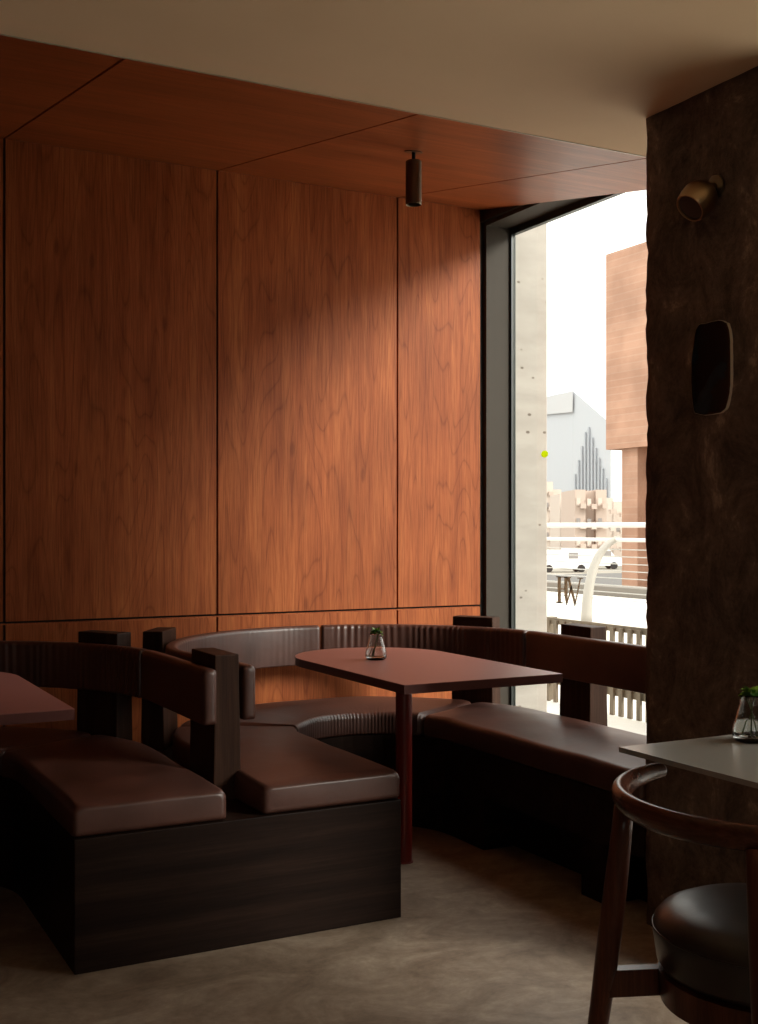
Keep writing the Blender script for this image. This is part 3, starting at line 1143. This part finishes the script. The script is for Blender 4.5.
bm = bmesh.new()
plaque(bm, [(0.96, -0.008), (0.995, 0.002), (1.0, 0.008), (0.995, 0.011), (0.980, 0.0105), (0.970, 0.006)])
autosmooth(obj('rim', bm, M['rim'], t), 60)
bm = bmesh.new()
plaque(bm, [(0.975, 0.004), (0.984, 0.0116), (0.94, 0.0085), (0.8, 0.0070), (0.3, 0.0062)])
obj('glazed_face', bm, M['glaze'], t, True)

# ceiling spot
su, sv = 2.13, 3.78
sz = CEIL_Z + (sv - EDGE_V) * SL
t = thing('ceiling_spotlight', 'small dark bronze cylinder spotlight hanging from the sloping timber ceiling', 'light', (su, sv, sz))
bm = bmesh.new()
q = Vector((0, -SL, 1)).normalized()
lathe(bm, [(0.034, -0.003), (0.034, -0.0002)], 32, (su, sv, sz), q)
autosmooth(obj('ceiling_plate', bm, M['bronze_dark'], t))
bm = bmesh.new()
lathe(bm, [(0.007, -0.045), (0.007, -0.001)], 16, (su, sv, sz))
autosmooth(obj('stem', bm, M['black'], t))
bm = bmesh.new()
lathe(bm, [(0.0005, -0.035), (0.028, -0.035), (0.030, -0.038), (0.030, -0.196), (0.028, -0.198), (0.026, -0.196), (0.026, -0.175), (0.0005, -0.174)], 36, (su, sv, sz))
o = obj('housing', bm, M['bronze_dark'], t)
autosmooth(o, 30)
bm = bmesh.new()
lathe(bm, [(0.0005, -0.184), (0.0255, -0.184), (0.0255, -0.1765), (0.0005, -0.1765)], 32, (su, sv, sz))
autosmooth(obj('lens', bm, M['lens'], o))

# ================================================================== MARKS ON THE GLASS
def glass_mark(name, polys, material, wide=1.0, u=GLASS_U - 0.0012):
    """polys in (x to the right as read from inside, z)."""
    bm = bmesh.new()
    for k, (p, ov, oz, s) in enumerate(polys):
        lo = [bm.verts.new((u + 0.0011, ov - x * s * wide, oz + z * s)) for x, z in p]
        hi = [bm.verts.new((u, ov - x * s * wide, oz + z * s)) for x, z in p]
        n = len(p)
        bm.faces.new(lo)
        bm.faces.new(hi[::-1])
        for i in range(n):
            bm.faces.new((lo[i], lo[(i + 1) % n], hi[(i + 1) % n], hi[i]))
    return obj(name, bm, material)


rects = lambda x0, z0, x1, z1: [(x0, z0), (x1, z0), (x1, z1), (x0, z1)]
letters = [
    rects(0.07, 0.0, 0.20, 1.0), rects(0.0, 0.96, 0.27, 1.0), rects(0.0, 0.0, 0.27, 0.04),   # stem with serifs
    rects(0.20, 0.52, 0.36, 0.57),
    [(0.34, 1.0), (0.47, 1.0), (0.47, 0.2), (0.42, -0.04), (0.34, 0.30)],
    [(0.40, -0.05), (0.44, -0.05), (0.66, 0.62), (0.62, 0.72)],
    [(0.45, 0.96), (0.56, 0.96), (0.80, 0.10), (0.75, -0.05)],
    [(0.73, -0.05), (0.78, -0.05), (1.0, 0.96), (0.95, 0.96)],
    rects(0.28, 0.96, 0.62, 1.0), rects(0.86, 0.96, 1.08, 1.0),
]
def disc(n):
    return [(0.5 * math.cos(2 * math.pi * i / n), 0.5 * math.sin(2 * math.pi * i / n)) for i in range(n)]


tag(glass_mark('window_lettering', [(p, 4.600, 0.882, 0.130) for p in letters], M['decal'], 1.5),
    'brown serif monogram letters on the window glass', 'lettering')
tag(glass_mark('window_sticker', [(disc(24), 4.694, 1.609, 0.034)], M['sticker'], 1.7),
    'tiny round yellow-green sticker on the window glass', 'sticker')

# ================================================================== OUTSIDE
tag(bx('terrace', (3.46, 12.9, -12, 30, -0.4, 0.08), M['paving']), kind='structure')
tag(bx('distant_ground', (12.9, 900, -300, 900, -3.4, -3.0), M['ground']), kind='structure')
tag(bx('concrete_pillar', (3.52, 3.84, 5.30, 5.85, 0.081, 4.2), M['concrete'], bev=0.01),
    'pale pitted concrete pillar standing just outside the window', 'pillar')

# timber slat fence
t = thing('slat_fence', 'low weathered timber slat fence outside the window', 'fence', (4.65, 4.5, 0.081))
v = 2.2
while v < 6.5:
    bx('slat', (4.648, 4.665, v, v + 0.034, 0.082, 0.625), M['slat'], t)
    v += 0.084
for z, h in ((0.20, 0.18), (0.60, 0.04)):
    bx('rail', (4.666, 4.69, 2.18, 6.52, z, z + h), M['slat'], t)
for v in (2.2, 3.6, 5.0, 6.44):
    bx('fence_post', (4.691, 4.75, v, v + 0.06, 0.081, 0.64), M['slat'], t)

# balustrade
t = thing('balustrade', 'white steel balustrade with curved post at the far terrace edge', 'balustrade', (9.5, 12, 0.081))


def rail_tube(name, z, r, m_, u=9.4, v0=2.0, v1=22.0):
    bm = bmesh.new()
    tube(bm, [(u, v0, z), (u, v1, z)], [r, r], 12)
    obj(name, bm, m_, t, True)


rail_tube('top_rail', 1.275, 0.032, M['white_steel'], 9.50)
rail_tube('hand_rail', 1.09, 0.024, M['white_steel'], 9.36)
for k in range(9):
    rail_tube('wire', 0.97 - k * 0.09, 0.006, M['grey_steel'], 9.38)
for v in (5.5, 8.5, 11.5, 14.5, 17.5):
    bm = bmesh.new()
    pts = []
    rad = []
    for i in range(15):
        q = i / 14
        pts.append((8.92 + 0.50 * q ** 2.1 * 1.0, v, 0.082 + 1.02 * math.sin(q * math.pi / 2 * 0.92) / math.sin(math.pi / 2 * 0.92)))
        rad.append(0.070 - 0.030 * q)
    tube(bm, pts, rad, 12)
    obj('curved_post', bm, M['shaded_steel'], t, True)


# brick building: a big box carried on a narrower trunk
bd = thing('brick_building', 'tall blank reddish brick building overhanging a narrower trunk', 'building', (27, 28, -3))
bx('upper_block', (25.5, 33, 17, 31.8, 3.9, 10.6), M['brick'], bd)
bx('trunk', (25.7, 32.5, 30.4, 31.2, -3, 3.899), M['brick'], bd)
bx('recessed_trunk', (26.6, 32.5, 18.0, 30.399, -3, 3.899), M['brick'], bd)


tag(bx('terrace_kerb', (12.6, 12.88, 2, 29, 0.081, 0.24), M['kerb'], bev=0.01), 'low grey kerb at the far edge of the pale terrace', 'kerb')


def at(px, F):
    """world u, v of a point seen at column px and depth F (used to lay out the far city)."""
    r = (px - 379) / 1165 * F
    return (r * math.cos(YAW) + F * math.sin(YAW), -r * math.sin(YAW) + F * math.cos(YAW))


# hazy glass tower with a slanted top
def tower():
    K = 0.80
    F = 300.0 * K
    h = lambda y, FF=F: 1.25 + (527 - y) * FF / 1165
    tw = thing('glass_tower', 'pale hazy glass skyscraper with slanted top on the skyline', 'building', (*at(575, F), -3))
    a, b, c = at(540, 310 * K), at(573, 300 * K), at(611, 285 * K)
    d = at(585, 325 * K)
    bm = bmesh.new()
    lo = [bm.verts.new((x, y, -3)) for x, y in (a, b, c, d)]
    hi = [bm.verts.new((x, y, z)) for (x, y), z in zip((a, b, c, d), (h(398, 310 * K), h(391), h(424, 285 * K), h(412, 325 * K)))]
    bm.faces.new(hi)
    for i in range(4):
        bm.faces.new((lo[i], lo[(i + 1) % 4], hi[(i + 1) % 4], hi[i]))
    obj('tower_body', bm, M['tower'], tw)
    bm = bmesh.new()
    lo, hi = [], []
    for px, ff, y in ((541, 309.0 * K, 415), (572.5, 299.4 * K, 412), (572.9, 299.2 * K, 391.5), (541, 309 * K, 398.5)):
        x, yy = at(px, ff)
        lo.append(bm.verts.new((x, yy, h(y, ff))))
        x, yy = at(px, ff - 0.12)
        hi.append(bm.verts.new((x, yy, h(y, ff - 0.12))))
    bm.faces.new(lo[::-1])
    bm.faces.new(hi)
    for i in range(4):
        bm.faces.new((lo[i], lo[(i + 1) % 4], hi[(i + 1) % 4], hi[i]))
    obj('crown_band', bm, M['tower_left'], tw)
    for k in range(10):
        px = 575 + k * 3.4
        q = (px - 573) / 38
        ff = (300 - 15 * q) * K - 0.7
        yt = 474 - (px - 575) * 4.1 if px < 587.5 else 424 + (px - 587.5) * 3.0
        x, yy = at(px, ff)
        bx('reflection_strip', (x - 0.13, x + 0.13, yy - 0.2, yy + 0.2, -3, h(yt, ff)), M['tower_reflection'], tw)  # strips stepped to draw the spire-shaped reflection on the tower face
    return tw


tower()


# apartment blocks: stepped volumes with window bands
def block(px, w, F, ytop, label, m_, steps=3, seed=0, band=True):
    rnd = random.Random(seed)
    x, y = at(px, F)
    top = 1.25 + (527 - ytop) * F / 1165
    o = thing('apartment_block', label, 'building', (x, y, -3), -YAW)
    W = w * F / 1165
    n = steps
    x0 = -W / 2
    for k in range(n):
        ww = W / n
        hh = top + 3 - rnd.uniform(0, 0.14) * (top + 3) * (k % 2)
        bm = bmesh.new()
        box(bm, x0, x0 + ww - 0.02, -rnd.uniform(0, 1.5), 9, 0, hh)
        obj('wing', bm, m_, o, local=True)
        fl = 0
        z = hh - 1.9
        while z > 0.6:
            bm = bmesh.new()
            box(bm, x0 + ww * 0.12, x0 + ww * 0.48, -1.62, -1.4, z, z + 0.9)
            obj('window_band', bm, M['dark_glass'] if fl % 2 else M['pale_wall2'], o, local=True)
            bm = bmesh.new()
            box(bm, x0 + ww * 0.45, x0 + ww * 0.92, -2.3, -1.42, z - 0.35, z + 0.25)
            obj('balcony', bm, M['pale_wall2'] if fl % 2 else M['pale_wall'], o, local=True)
            z -= 2.4
            fl += 1
        x0 += ww
    return o


block(552, 18, 190, 482, 'stepped pinkish apartment block left of the skyscraper foot', M['pale_wall2'], 2, 1)
block(589, 32, 140, 490, 'wide beige apartment block in front of the skyscraper', M['pale_wall'], 3, 2)
block(570, 22, 170, 494, 'low pale apartment block between its two taller neighbours', M['pale_wall2'], 2, 3)
block(613, 20, 165, 498, 'low pinkish apartment block beside the brick building', M['pale_wall2'], 2, 4)


def van(px, y, F, label, L=5.0):
    x, yy = at(px, F)
    o = thing('van', label, 'van', (x, yy, -3.0), -YAW + 0.1)
    bm = bmesh.new()
    pr = [(-L / 2, 0.35), (L / 2, 0.35), (L / 2, 1.1), (L / 2 - 0.9, 1.3), (L / 2 - 1.5, 2.05), (-L / 2 + 0.1, 2.1), (-L / 2, 1.9)]
    lo = [bm.verts.new((a, -0.95, z)) for a, z in pr]
    hi = [bm.verts.new((a, 0.95, z)) for a, z in pr]
    bm.faces.new(lo)
    bm.faces.new(hi[::-1])
    for i in range(len(pr)):
        bm.faces.new((lo[i], lo[(i + 1) % len(pr)], hi[(i + 1) % len(pr)], hi[i]))
    obj('van_body', bm, M['van'], o, local=True)
    bm = bmesh.new()
    box(bm, L / 2 - 2.2, L / 2 - 1.3, -0.97, 0.97, 1.3, 1.85)
    obj('windscreen', bm, M['dark_glass'], o, local=True)
    for a in (-L / 2 + 0.9, L / 2 - 1.0):
        for sy in (-0.9, 0.9):
            bm = bmesh.new()
            lathe(bm, [(0.36, -0.12), (0.36, 0.12)], 16, (a, sy, 0.36), (0, 1, 0))
            obj('wheel', bm, M['black'], o, local=True)
    return o


van(563, 557, 110, 'white van in the street seen left of the curved post')
van(592, 556, 118, 'white van in the street seen behind the curved post', 6.0)
tag(bx('road', (12, 75, 60, 84, -2.999, -2.95), M['road']), kind='structure')
